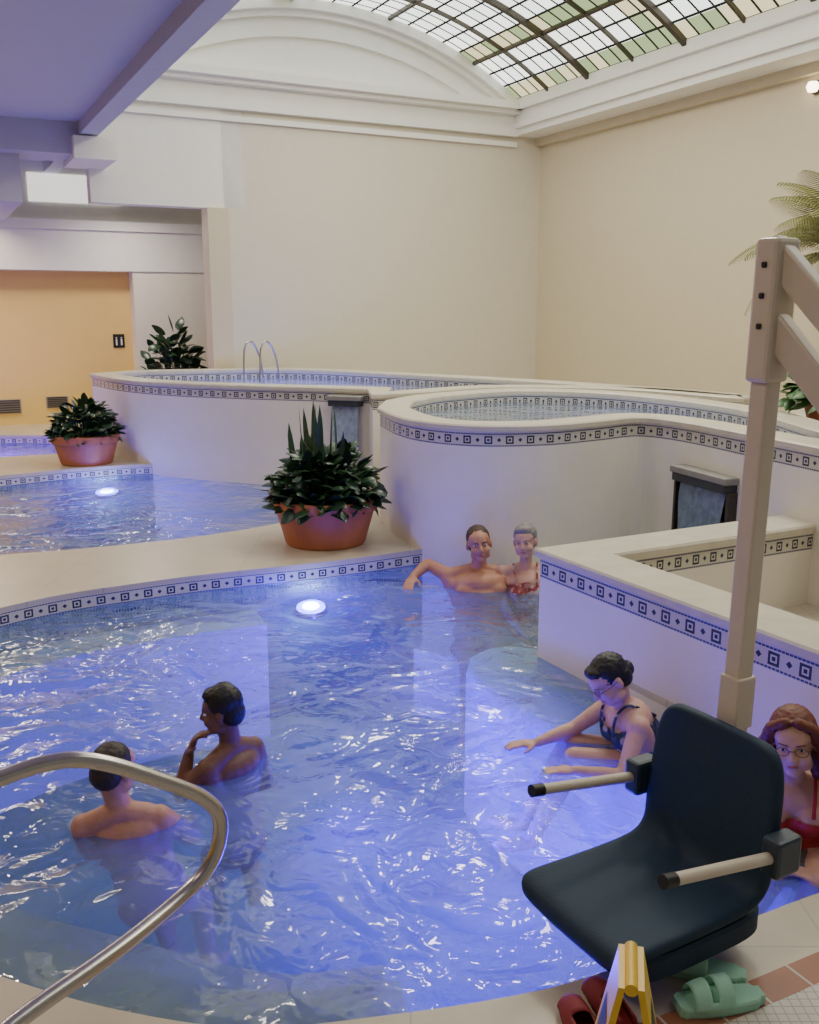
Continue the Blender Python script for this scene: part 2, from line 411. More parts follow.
bp=[(.95,5.2),(.80,5.40),(.62,5.47),(.46,5.42),(.35,5.28),(.32,5.08),(.38,4.84),(.50,4.60),(.86,3.98),(1.25,3.25),(1.42,2.80),(1.8,2.95),(1.26,4.07),(.73,5.06)]
o=slab3("bench",bp,-1,-.07,M_bench); top(o,"pale submerged stone bench along the low wall","bench")
md=o.modifiers.new("b",'BEVEL'); md.width=.05; md.segments=3; md.limit_method='ANGLE'
fb=[p for p in smoothpath([('S',Bfront)]) if p.x>.25 and p.x<1.4]
bench("bench.001",fb[::-1],.42,-.5,"pale submerged bench under the curved wall")
lb=[p for p in mainseg if (p.x<-1.0 and p.y>2.9)]
bench("bench.002",lb,.34,-.18,"submerged ledge around the curved pool end")
st=[p for p in mainseg if (p.y<2.9 and p.x<.05)]
bench("pool_step",st,.34,-.05,"sandy curved entry step under the water",M_step,"step")
bench("pool_step.001",st,.66,-.24,"lower curved entry step under the water",M_step,"step")
# terracotta strip and mosaic on the near deck
near=[p for p in mainseg if p.y<3.1 and p.x>-2.3]
s1=offset(near,-.20,False); s2=offset(near,-.29,False)
vs=[];fs=[];uvs=[];acc=0
for i,(a,b) in enumerate(zip(s1,s2)):
    vs+=[V(a.x,a.y,.1225),V(b.x,b.y,.1225)]
for i in range(len(s1)-1):
    fs.append((2*i,2*i+2,2*i+3,2*i+1)); L=(s1[i+1]-s1[i]).length
    uvs.append([(acc,.02),(acc+L,.02),(acc+L,.14),(acc,.14)]); acc+=L
mt=grid_mat("terracotta_floor_border",(.36,.14,.07),(.5,.45,.38),.15,.05,.4,"UV")
struct(mesh("trim_23",vs,fs,[mt],uvs=uvs),"terracotta tile border in the deck","floor border")
vs=[V(p.x,p.y,.122) for p in s2]+[V(3.2,2.2,.122),V(3.0,-1.2,.122),V(-2.8,-1.2,.122)]
struct(mesh("floor.002",vs,[tuple(range(len(vs)))],[M_mosaic]),"small white mosaic tile floor","floor")
# ------------------------------------------------------------------ waterfalls
M_sheet=mat("falling_water",(.16,.22,.30),.12,noise=.7,nscale=16)
M_sheet2=mat("falling_water_pale",(.30,.38,.50),.15,noise=.6,nscale=16)
def obox(name,c,ax,ay,az,sx,sy,sz,m,bev=0):
    vs=[c+ax*(sx*i)+ay*(sy*j)+az*(sz*k) for k in (-.5,.5) for i,j in ((-.5,-.5),(.5,-.5),(.5,.5),(-.5,.5))]
    o=mesh(name,vs,[(3,2,1,0),(4,5,6,7),(0,1,5,4),(1,2,6,5),(2,3,7,6),(3,0,4,7)],[m])
    if bev:
        md=o.modifiers.new("b",'BEVEL'); md.width=bev; md.segments=2
    return o
Z=V(0,0,1)
def fall(name,c,along,out,w,ztop,zbot,label,framed=True):
    along=along.normalized(); out=out.normalized()
    e=empty(name,(c.x,c.y,0)); top(e,label,"waterfall")
    attach(obox("spout_slab",c+out*.05+Z*(ztop),along,out,Z,w+.04,.14,.05,M_graycap,.008),e)
    attach(obox("spout_lip",c+out*.05+Z*(ztop-.055),along,out,Z,w,.12,.06,M_dark,.005),e)
    hb=ztop-.08-zbot
    if framed:
        attach(obox("recess_shade_panel",c+out*.015+Z*(zbot+hb/2),along,out,Z,w,.03,hb,M_dark),e)  # dark panel on the wall face standing in for the opening's shade
        for s_ in (-1,1):
            attach(obox("recess_cheek",c+out*.04+along*(s_*w/2)+Z*(zbot+hb/2),along,out,Z,.025,.08,hb,M_bronze,.004),e)
    vs=[];fs=[]
    nx,nz=14,14
    for j in range(nz+1):
        t=j/nz
        for i in range(nx+1):
            x=(i/nx-.5)*w*.84*(1-.08*t)
            y=.05+.045*math.sqrt(t)+.008*math.sin(i*2.1+j*.6)
            vs.append(c+along*x+out*y+Z*((ztop-.06)*(1-t)))
    for j in range(nz):
        for i in range(nx): q=j*(nx+1)+i; fs.append((q,q+1,q+nx+2,q+nx+1))
    attach(mesh("water_sheet",vs,fs,[M_sheet if framed else M_sheet2],smooth=True),e)
fall("waterfall",V(2.15,6.70,0),V(.316,-.949,0),V(-.949,-.316,0),.62,.76,.02,"dark spout pouring water from the curved wall")
fall("waterfall.001",V(-.66,10.13,0),V(.93,-.35,0),V(-.35,-.93,0),.36,1.0,.02,"spout pouring water beside the planter",False)
# ------------------------------------------------------------------ underwater lamps and added glow lights
def lamp(name,loc,d,label,k=1.0):
    d=Vector(d).normalized(); q=d.to_track_quat('Z','Y').to_matrix().to_4x4(); q.translation=Vector(loc)
    e=empty(name,loc); top(e,label,"pool light")
    for nm,r,h,m,off in (("lamp_ring",.125*k,.03,M_steel,0),("lamp_lens",.115*k,.035,M_lamp,.006),("lamp_core",.07*k,.045,M_core,.006)):
        bm=bmesh.new(); bmesh.ops.create_cone(bm,cap_ends=True,segments=32,radius1=r,radius2=r*.85,depth=h)
        me=bpy.data.meshes.new(nm); bm.to_mesh(me); bm.free(); me.materials.append(m)
        me.transform(q@Matrix.Translation((0,0,off))); attach(link(bpy.data.objects.new(nm,me)),e)
def spot(loc,target,energy,col,angle=100,size=.1,blend=.8):
    l=bpy.data.lights.new("pool_spot",'SPOT'); l.energy=energy; l.color=col; l.spot_size=math.radians(angle); l.spot_blend=blend; l.shadow_soft_size=size
    o=link(bpy.data.objects.new("pool_spot",l)); o.location=loc; o.rotation_euler=(Vector(target)-Vector(loc)).to_track_quat('-Z','Y').to_euler()
def point(loc,energy,col,size=.1):  # bare light added in the water, without a fixture
    l=bpy.data.lights.new("glow_point",'POINT'); l.energy=energy; l.color=col; l.shadow_soft_size=size
    o=link(bpy.data.objects.new("glow_point",l)); o.location=loc
BL=(.055,.0,1.0)
lamp("pool_light",(-.70,6.46,-.17),(.0,-.18,1),"glowing round underwater lamp in the pool wall")
lamp("pool_light.001",(-3.5,10.80,-.16),(.0,-.16,1),"glowing round underwater lamp in the pool beyond",1.25)
lamp("pool_light.002",(.35,2.33,-.35),(-.2,1,0),"glowing round underwater lamp under the near edge",.7)
spot((-.62,6.28,-.30),(.1,3.6,-1.0),560,BL,42)
spot((.36,2.42,-.4),(.45,4.0,-1.0),150,BL,80)
point((-.60,6.20,-.22),34,BL,.08)
for x,y,z,e in ((-.50,5.85,-.30,26),(-.22,5.25,-.34,26),(.06,4.55,-.36,30),(.26,3.85,-.36,36),(.34,3.25,-.36,44),(.40,2.72,-.36,44)): point((x,y,z),e,BL,.10)  # added row of points carrying the blue glow down the pool
spot((-3.4,10.6,-.2),(-2.4,8,-.8),260,(.05,.02,1),80)
point((-3.4,10.4,-.22),60,(.05,.01,1),.12)
point((-3.1,9.5,-.35),50,(.05,.02,1),.12)
point((-5.6,12.6,-.35),260,(.18,.01,1),.2)
point((-1.8,12.4,.6),60,(.08,.10,1),.2)
point((1.6,8.6,.6),12,(.1,.15,1),.2)
# ------------------------------------------------------------------ plants
def lathe(name,prof,m,loc,seg=40):
    vs=[];fs=[]
    for i in range(seg):
        a=2*math.pi*i/seg
        for r,z in prof: vs.append(V(loc[0]+r*math.cos(a),loc[1]+r*math.sin(a),loc[2]+z))
    k=len(prof)
    for i in range(seg):
        j=(i+1)%seg
        for q in range(k-1): fs.append((k*i+q,k*j+q,k*j+q+1,k*i+q+1))
    return mesh(name,vs,fs,[m],smooth=False)
def leaf(vs,fs,base,dirh,L,w,lean,curl,twist=0,prof=None,n=7):
    d=Vector((math.cos(dirh),math.sin(dirh),0)); side=Vector((-d.y,d.x,0))
    p=Vector(base); ang=lean; b=len(vs)
    for i in range(n+1):
        t=i/n
        wd=w*(prof(t) if prof else math.sin(math.pi*min(.98,.06+.94*t))**.75)
        dirv=d*math.sin(ang)+Z*math.cos(ang); nrm=d*math.cos(ang)-Z*math.sin(ang)
        s=side*math.cos(twist)+nrm*math.sin(twist)
        vs.append(p-s*wd*.5+nrm*wd*.12); vs.append(p-dirv*0-nrm*wd*.06); vs.append(p+s*wd*.5+nrm*wd*.12)
        p=p+dirv*(L/n); ang+=curl/n
    for i in range(n):
        for k in range(2): fs.append((b+3*i+k,b+3*i+k+1,b+3*i+4+k,b+3*i+3+k))
POT=[(0,0),(.30,0),(.315,.02),(.385,.27),(.40,.27),(.415,.285),(.415,.36),(.40,.37),(.375,.37),(.365,.31),(0,.31)]
def potted(name,loc,label,sc=1,snake=True,nleaf=260,h=1,seed=1,leafm=None,sp=1.0,ls=1.0):
    random.seed(seed)
    e=empty(name,loc); top(e,label,"potted plant")
    attach(lathe("planter",[(r*sc,z*sc) for r,z in POT[:-1]],M_terra,loc),e)
    attach(lathe("soil",[(0,.33*sc),(.36*sc,.32*sc)],M_soil,loc),e)
    vs=[];fs=[]
    for i in range(nleaf):
        a=random.uniform(0,6.283); q=random.random(); r=.40*math.sqrt(q)*sc*sp
        zz=.30+random.uniform(.0,.34)*h*math.sqrt(max(.04,1-q*.9))
        b=(loc[0]+r*math.cos(a)*.85,loc[1]+r*math.sin(a)*.85,loc[2]+zz*sc)
        lean=.5+q*1.0+random.uniform(-.5,.6)
        leaf(vs,fs,b,a+random.uniform(-1.1,1.1),random.uniform(.12,.20)*sc*ls,random.uniform(.065,.11)*sc*ls,lean,random.uniform(.3,1.3),random.uniform(-.7,.7),n=5)
    for i in range(40):
        a=random.uniform(0,6.283); r=.25*sc*random.random()
        b=(loc[0]+r*math.cos(a),loc[1]+r*math.sin(a),loc[2]+.31*sc)
        leaf(vs,fs,b,a,random.uniform(.18,.30)*h*sc,.015*sc,random.uniform(.05,.4)/h,.2,n=4)
    attach(mesh("foliage",vs,fs,[leafm or M_leaf],smooth=True),e)
    if snake:
        vs=[];fs=[]
        for i in range(20):
            a=random.uniform(0,6.283); r=random.uniform(0,.17)*sc
            b=(loc[0]-.03+r*math.cos(a),loc[1]+r*math.sin(a),loc[2]+.31*sc)
            leaf(vs,fs,b,a,random.uniform(.46,.80)*sc,.055*sc,random.uniform(0,.18),random.uniform(-.1,.12),random.uniform(-1.5,1.5),prof=lambda t:(.7+.5*t)*(1-t**5)+.02)
        attach(mesh("upright_leaves",vs,fs,[M_leaf2],smooth=True),e)
    return e
potted("potted_plant",(-.66,7.28,.12),"terracotta planter of snake plant and dark leafy greens on the walkway",1.0,True,440,1.25,3,sp=1.1)
potted("potted_plant.001",(-3.86,11.25,.12),"terracotta planter of dark leafy greens beside the violet pool",.95,False,320,1.4,5,sp=1.05)
potted("potted_plant.002",(-3.58,14.6,.12),"tall dark leafy plant in a pot behind the raised pool",1.1,False,360,3.2,9,ls=1.3,sp=1.15)
potted("potted_plant.003",(3.46,7.6,.95),"bright green leafy plant on the planting ledge",.75,False,280,1.2,11,mat("green_leaf",(.045,.12,.03),.4,noise=.5),sp=1.5,ls=1.3)
# palm
random.seed(21)
PX,PY=3.95,8.75
pe=empty("potted_palm",(PX,PY,.95)); top(pe,"tall palm with drooping fronds on the planting ledge","palm")
attach(lathe("planter",[(r*.7,z*.9) for r,z in POT[:-1]],M_terra,(PX,PY,.95)),pe)
attach(lathe("trunk",[(.07,.2),(.055,.8),(.05,1.4),(.02,1.55)],mat("palm_trunk",(.14,.10,.05),.8,bump=.6,bscale=25),(PX,PY,.95),14),pe)
vs=[];fs=[]
for k in range(34):
    a=k*2*math.pi/34*5+random.uniform(-.15,.15); lean=random.uniform(.1,1.5); d=Vector((math.cos(a),math.sin(a),0)); sd=Vector((-d.y,d.x,0))
    p=V(PX,PY,2.42); ang=lean; n=34; Lf=random.uniform(.9,1.2)
    for i in range(n):
        dv=d*math.sin(ang)+Z*math.cos(ang); q=p+dv*(Lf/n); b=len(vs)
        vs+=[p-sd*.008,p+sd*.008,q+sd*.008,q-sd*.008]; fs.append((b,b+1,b+2,b+3))
        if i>5:
            ll=.36*math.sin(math.pi*(i/n)**.7)+.05
            for sg in (-1,1):
                tip=p+(sd*sg*.75+dv*.6-Z*.45).normalized()*ll; b=len(vs)
                vs+=[p,p+dv*.022,tip]; fs.append((b,b+1,b+2))
        p=q; ang+=1.5/n
attach(mesh("fronds",vs,fs,[M_palm]),pe)
# ------------------------------------------------------------------ tubes
def tube(name,pts,r,m,bez=False,closed=False,res=6):
    cu=bpy.data.curves.new(name,'CURVE'); cu.dimensions='3D'; cu.bevel_depth=r; cu.bevel_resolution=res; cu.use_fill_caps=True
    if bez:
        s=cu.splines.new('NURBS'); s.points.add(len(pts)-1)
        for q,p in zip(s.points,pts): q.co=(*p,1)
        s.order_u=3; s.use_endpoint_u=True; s.resolution_u=10
    else:
        s=cu.splines.new('POLY'); s.points.add(len(pts)-1)
        for q,p in zip(s.points,pts): q.co=(*p,1)
    s.use_cyclic_u=closed
    o=bpy.data.objects.new(name,cu); C.objects.link(o)
    dg=bpy.context.evaluated_depsgraph_get(); me=bpy.data.meshes.new_from_object(o.evaluated_get(dg)); bpy.data.objects.remove(o)
    me.materials.clear(); me.materials.append(m)
    for p in me.polygons: p.use_smooth=True
    return link(bpy.data.objects.new(name,me))
rail=[(-1.35,1.15,.12),(-1.35,1.15,.72),(-1.3,1.25,.90),(-1.05,1.5,.95),(-.86,1.70,.985),(-.75,1.79,1.0),(-.66,1.84,.985),(-.52,1.93,.875),(-.47,1.965,.83),(-.435,1.98,.785),(-.43,1.98,.73),(-.45,1.96,.66),(-.51,1.90,.615),(-.60,1.72,.615),(-.74,1.50,.62),(-.80,1.38,.60),(-.83,1.33,.5),(-.83,1.33,.12)]
hr=empty("handrail",(-.83,1.33,.12)); top(hr,"bent stainless steel pool handrail loop on the deck","handrail")
attach(tube("rail",rail,.0172,M_steel,True),hr)
for p in ((-1.35,1.15,.12),(-.83,1.33,.12)): attach(lathe("floor_flange",[(0,0),(.055,0),(.055,.008),(.03,.02),(.0,.02)],M_steel,p,20),hr)
hr2=empty("handrail.001",(-2.25,13.0,.985)); top(hr2,"thin steel handrail rising from the raised pool","handrail")
for dx in (0,.22): attach(tube("rail",[(-2.25+dx,13.0,.6),(-2.25+dx,13.0,1.35),(-2.2+dx,13.02,1.5),(-2.12+dx,13.1,1.5),(-2.02+dx,13.2,1.2),(-2.0+dx,13.22,.7)],.013,M_steel,True),hr2)
# ------------------------------------------------------------------ pool lift
f=Vector((-.862,-.507,0)); rt=Vector((-.507,.862,0))  # facing, across
lc=V(.665,2.42,.280)
lift=empty("pool_lift",(1.42,1.75,.12)); top(lift,"pool lift with navy plastic seat and offwhite arm","pool lift")
def S(x,y,z): return lc+rt*x-f*y+Z*z     # x across, y toward back
prof=[(-.262,-.045),(-.264,-.01),(-.248,.006),(-.16,.002),(-.04,0),(.10,.0),(.19,.008),(.235,.05),(.25,.13),(.262,.22),(.272,.31),(.279,.38),(.283,.435),(.285,.455)]
wid=[.20,.222,.228,.228,.228,.228,.23,.235,.238,.238,.235,.228,.208,.165]
vs=[];fs=[];nx=12
for (y,z),w in zip(prof,wid):
    for i in range(nx+1):
        x=-1+2*i/nx; up=.015*abs(x)**3
        vs.append(S(x*w,y-(up if z>.1 else 0),z+(up if z<=.1 else 0)))
for j in range(len(prof)-1):
    for i in range(nx): q=j*(nx+1)+i; fs.append((q,q+1,q+nx+2,q+nx+1))
seat=mesh("seat",vs,fs,[M_navy],smooth=True)
md=seat.modifiers.new("s",'SOLIDIFY'); md.thickness=.038; md.offset=0; md=seat.modifiers.new("u",'SUBSURF'); md.levels=md.render_levels=2
seat["label"]="navy molded plastic seat and backrest"
attach(seat,lift)
def rslab(name,cx,cy,z0,z1,hx,hy,m,n=3.2,seg=48,scl=(.95,1,1,.97)):
    vs=[];fs=[]
    zz=(z0,z0+(z1-z0)*.15,z1-(z1-z0)*.15,z1)
    for s_,z in zip(scl,zz):
        for i in range(seg):
            a=2*math.pi*i/seg; c,s=math.cos(a),math.sin(a)
            vs.append(S(cx+hx*s_*abs(c)**(2/n)*(1 if c>0 else -1),cy+hy*s_*abs(s)**(2/n)*(1 if s>0 else -1),z))
    for k in range(3):
        for i in range(seg): j=(i+1)%seg; fs.append((k*seg+i,k*seg+j,(k+1)*seg+j,(k+1)*seg+i))
    fs.append(tuple(range(seg))[::-1]); fs.append(tuple(range(3*seg,4*seg)))
    return mesh(name,vs,fs,[m])
attach(rslab("seat_pan",0,.02,-.085,-.010,.225,.265,M_navy,5),lift)
attach(rslab("footrest_bracket",0,.1,-.115,-.08,.12,.16,M_graybox),lift)
for sx in (-1,1):
    x=sx*.262
    a0=S(x,.20,.19); a1=S(x,-.165,.245)
    o=tube("armrest",[a0,a1],.0165,M_off); o["label"]="offwhite armrest bar"; attach(o,lift)
    g=tube("armrest_grip",[a1,S(x,-.205,.251)],.0185,M_black); attach(g,lift)
    attach(obox("armrest_pivot",S(x+sx*.0,.235,.19),rt,-f,Z,.06,.10,.11,M_graybox,.012),lift)
pb=S(0,.335,-.02); px,py=pb.x,pb.y+.03
LX=.032/1.9
def PP(z): return V(px+LX*(z-.4),py,z)
pax=(PP(2)-PP(1)).normalized()
attach(obox("hanger_post",PP(1.02),rt,f,pax,.058,.058,1.5,M_off,.006),lift)
attach(obox("post_sleeve",PP(.78),rt,f,pax,.074,.074,.16,M_off,.006),lift)
attach(obox("post_head",PP(1.90),rt,f,pax,.075,.095,.38,M_off,.012),lift)
for k in range(3):
    attach(obox("bolt",PP(1.86+.08*k)+f*.049,rt,f,Z,.016,.010,.016,M_black,.004),lift)
attach(obox("seat_bracket",S(0,.31,.16),rt,-f,Z,.12,.07,.16,M_graybox,.01),lift)
mastb=V(1.5,1.85,.12)
for dz,k in ((.10,0),(-.12,1)):
    a=PP(1.97+dz*.8); b=V(mastb.x,mastb.y,1.05+dz)
    d=(b-a).normalized(); sd=d.cross(Z).normalized(); un=sd.cross(d)
    o=obox("boom_arm",(a+b)/2,d,sd,un,(b-a).length+.06,.05,.08,M_off,.008); attach(o,lift)
attach(obox("mast",mastb+Z*.55,rt,f,Z,.11,.11,1.15,M_off,.01),lift)
attach(obox("mast_base",mastb+Z*.03,rt,f,Z,.4,.4,.06,M_off,.01),lift)
# ------------------------------------------------------------------ small props
def floor_sign(base,rotz):
    e=empty("caution_floor_sign",base); top(e,"yellow folding caution sign on the mosaic floor","floor sign")
    for sg in (-1,1):
        vs=[];H_=.44
        def pt(x,h,off): 
            return V(sg*(.012+.085*(1-h/H_))+off*sg, x, h)
        out=[(-.10,0),(-.07,0),(-.055,.06),(.055,.06),(.07,0),(.10,0),(.07,H_),(-.07,H_)]
        n=len(out)
        for off in (0,.014): vs+=[pt(x,h,off) for x,h in out]
        fs=[tuple(range(n))[::-1],tuple(range(n,2*n))]+[(i,(i+1)%n,n+(i+1)%n,n+i) for i in range(n)]
        M=Matrix.Translation(base)@Matrix.Rotation(rotz,4,'Z')
        o=mesh("sign_panel",[M@v for v in vs],fs,[M_yel]); attach(o,e)
        vs=[pt(x,h,.0155) for x,h in ((-.055,.12),(.055,.12),(.045,.34),(-.045,.34))]
        o=mesh("warning_panel",[M@v for v in vs],[(0,1,2,3)],[M_black]); attach(o,e)
    M=Matrix.Translation(base)@Matrix.Rotation(rotz,4,'Z')
    attach(tube("hinge",[M@V(0,-.07,.437),M@V(0,.07,.437)],.014,M_yel),e)
floor_sign(V(.462,1.74,.124),-.22)
def clog(name,loc,rotz,m,label,closed=False,sc=1.0):
    e=empty(name,loc); top(e,label,"shoe")
    M=Matrix.Translation(loc)@Matrix.Rotation(rotz,4,'Z')@Matrix.Scale(sc,4)
    def wsh(t): return .036+.012*math.sin(math.pi*(t*1.15-.1)) if t<.9 else .036*math.sqrt(max(0,1-((t-.9)/.12)**2))+.006
    n=18; out=[]
    for i in range(n+1): t=i/n; out.append((wsh(t)*(1 if t>.06 else .7),t*.25-.12))
    out+=[(-w*.92,y) for w,y in out[::-1]]
    k=len(out); vs=[M@V(x*s_,y,z) for s_,z in ((.95,0),(1,.008),(1,.024),(.9,.03)) for x,y in out]
    fs=[tuple(range(k)),tuple(range(3*k,4*k))]+[(q*k+i,q*k+(i+1)%k,(q+1)*k+(i+1)%k,(q+1)*k+i) for q in range(3) for i in range(k)]
    attach(mesh("sole",vs,fs,[m]),e)
    vs=[];fs=[];a_n=14;t_n=12;t0,t1=(0,1) if closed else (.42,.86)
    for j in range(t_n+1):
        t=t0+(t1-t0)*j/t_n; y=t*.25-.12; w=wsh(t)*1.0; h=.062*math.sqrt(max(.02,1-((t-.5)/.53)**2)) if t>.5 else .062+(.5-t)*.03
        for i in range(a_n+1):
            a=math.pi*i/a_n; vs.append(M@V(w*math.cos(a),y,.022+h*math.sin(a)))
    for j in range(t_n):
        for i in range(a_n):
            if not closed and j in (5,6) and 2<=i<=11: continue
            if closed and j<6 and 4<=i<=9: continue
            q=j*(a_n+1)+i; fs.append((q,q+1,q+a_n+2,q+a_n+1))
    o=mesh("upper",vs,fs,[m],smooth=True); md=o.modifiers.new("s",'SOLIDIFY'); md.thickness=.005*sc; attach(o,e)
clog("sandal",V(.80,2.285,.123),1.25,M_mint,"pale mint green open strap sandal on the floor border",False,.95)
clog("sandal.001",V(.815,2.165,.123),1.75,M_mint,"pale mint green open strap sandal turned slightly",False,.95)
clog("shoe",V(.515,2.13,.123),.30,M_red,"dark red slip-on shoe near the yellow sign",True,.78)
clog("shoe.001",V(.430,2.06,.123),.15,M_red,"dark red slip-on shoe at the pool edge",True,.78)
# vents, sign, sconce
def vent(name,r,z,w,h):
    e=empty(name,W(LE-.01,r,z)); top(e,"grey louvered vent low on the yellow wall","vent",group="wall vents")
    o=rbox("vent_frame",LE-.02,LE,r-w/2,r+w/2,z-h/2,z+h/2,M_vent,False); attach(o,e)
    for i in range(6):
        zz=z-h/2+h*(i+.5)/6; attach(rbox("vent_slat",LE-.035,LE-.02,r-w/2+.02,r+w/2-.02,zz-.008,zz+.006,M_bronze,False),e)
vent("wall_vent",1.15,.42,.50,.22); vent("wall_vent.001",1.95,.46,.34,.18)
ps=W(LE-.015,2.98,1.42); e=empty("restroom_sign",ps); top(e,"small black wall sign with two white figures","sign")
attach(rbox("sign_plate",LE-.02,LE,2.89,3.07,1.31,1.53,M_black,False),e)
Mw=mat("white_sign_paint",(.8,.8,.8),.5)
for r in (2.94,3.02):
    attach(rbox("figure_body",LE-.024,LE-.02,r-.012,r+.012,1.35,1.45,Mw,False),e)
    attach(rbox("figure_head",LE-.024,LE-.02,r-.010,r+.010,1.46,1.48,Mw,False),e)
sc=V(4.55,11.42,4.36); scw=W(Ld.dot(sc),RWL-.08,4.36)
e=empty("wall_sconce",scw); top(e,"small glowing wall sconce below the soffit","lamp")
attach(lathe("lamp_shade",[(.0,-.06),(.05,-.05),(.07,.0),(.05,.05),(0,.06)],M_glow,scw,20),e)
attach(obox("lamp_bracket",scw+Rd*.055,Ld,Rd,Z,.08,.05,.14,M_bronze,.01),e)
# ------------------------------------------------------------------ people
def blob(vs,fs,c,bx,by,bz,rx,ry,rz,seg=16,rings=10):
    b=len(vs); vs.append(c+bz*rz)
    for j in range(1,rings):
        th=math.pi*j/rings
        for i in range(seg):
            ph=2*math.pi*i/seg; vs.append(c+bx*(rx*math.sin(th)*math.cos(ph))+by*(ry*math.sin(th)*math.sin(ph))+bz*(rz*math.cos(th)))
    vs.append(c-bz*rz)
    for i in range(seg):
        j=(i+1)%seg; fs.append((b,b+1+i,b+1+j))
        for k in range(rings-2): q=b+1+k*seg; fs.append((q+i,q+seg+i,q+seg+j,q+j))
        q=b+1+(rings-2)*seg; fs.append((q+i,len(vs)-1,q+j))
def cap(vs,fs,p0,r0,p1,r1,seg=12):
    d=p1-p0; L=d.length
    if L<1e-5: return
    d=d/L; x=d.orthogonal().normalized(); y=d.cross(x); b=len(vs)
    prof=[]
    for k in range(1,5): a=math.pi/2*(1-k/4); prof.append((-r0*math.sin(a),r0*math.cos(a)))
    for k in range(0,4): a=math.pi/2*(k/4); prof.append((L+r1*math.sin(a),r1*math.cos(a)))
    vs.append(p0-d*r0)
    for s_,r in prof:
        for i in range(seg):
            a=2*math.pi*i/seg; vs.append(p0+d*s_+x*(r*math.cos(a))+y*(r*math.sin(a)))
    vs.append(p1+d*r1); n=len(prof)
    for i in range(seg):
        j=(i+1)%seg; fs.append((b,b+1+j,b+1+i))
        for k in range(n-1): q=b+1+k*seg; fs.append((q+i,q+j,q+seg+j,q+seg+i))
        q=b+1+(n-1)*seg; fs.append((q+i,q+j,len(vs)-1))
def remesh(name,vs,fs,m,vox=.009,smooth=5,cut=None):
    me=bpy.data.meshes.new(name); me.from_pydata([tuple(v) for v in vs],[],fs)
    bm=bmesh.new(); bm.from_mesh(me); bmesh.ops.recalc_face_normals(bm,faces=bm.faces); bm.to_mesh(me); bm.free()
    o=bpy.data.objects.new(name,me); C.objects.link(o)
    md=o.modifiers.new("r",'REMESH'); md.mode='VOXEL'; md.voxel_size=vox
    md=o.modifiers.new("s",'SMOOTH'); md.factor=.5; md.iterations=smooth
    dg=bpy.context.evaluated_depsgraph_get(); m2=bpy.data.meshes.new_from_object(o.evaluated_get(dg)); bpy.data.objects.remove(o)
    if cut:
        bm=bmesh.new(); bm.from_mesh(m2)
        bmesh.ops.delete(bm,geom=[f_ for f_ in bm.faces if cut(f_.calc_center_median())],context='FACES'); bm.to_mesh(m2); bm.free()
    m2.materials.clear(); m2.materials.append(m)
    for p in m2.polygons: p.use_smooth=True
    return link(bpy.data.objects.new(name,m2))
def hand(vs,fs,wr,d,nrm,side,curl=.5,s=1.0):
    d=d.normalized(); nrm=(nrm-d*nrm.dot(d)).normalized(); sd=d.cross(nrm).normalized()*side
    blob(vs,fs,wr+d*.045*s,d,sd,nrm,.052*s,.040*s,.017*s)
    for k,(off,L) in enumerate(((-.030,.062),(-.010,.074),(.010,.070),(.029,.056))):
        b=wr+d*.085*s+sd*off*s; a=curl*.6
        d1=(d*math.cos(a)+nrm*math.sin(a)+sd*off*2).normalized(); m1=b+d1*L*.55*s
        d2=(d*math.cos(a*2.2)+nrm*math.sin(a*2.2)).normalized()
        cap(vs,fs,b,.0095*s,m1,.0085*s,8); cap(vs,fs,m1,.0085*s,m1+d2*L*.5*s,.007*s,8)
    b=wr+d*.02*s-sd*.03*s; m1=b+(d*.6-sd*.75+nrm*.2).normalized()*.04*s
    cap(vs,fs,b,.014*s,m1,.0105*s,8); cap(vs,fs,m1,.0105*s,m1+(d*.9-sd*.25+nrm*.35).normalized()*.032*s,.008*s,8)
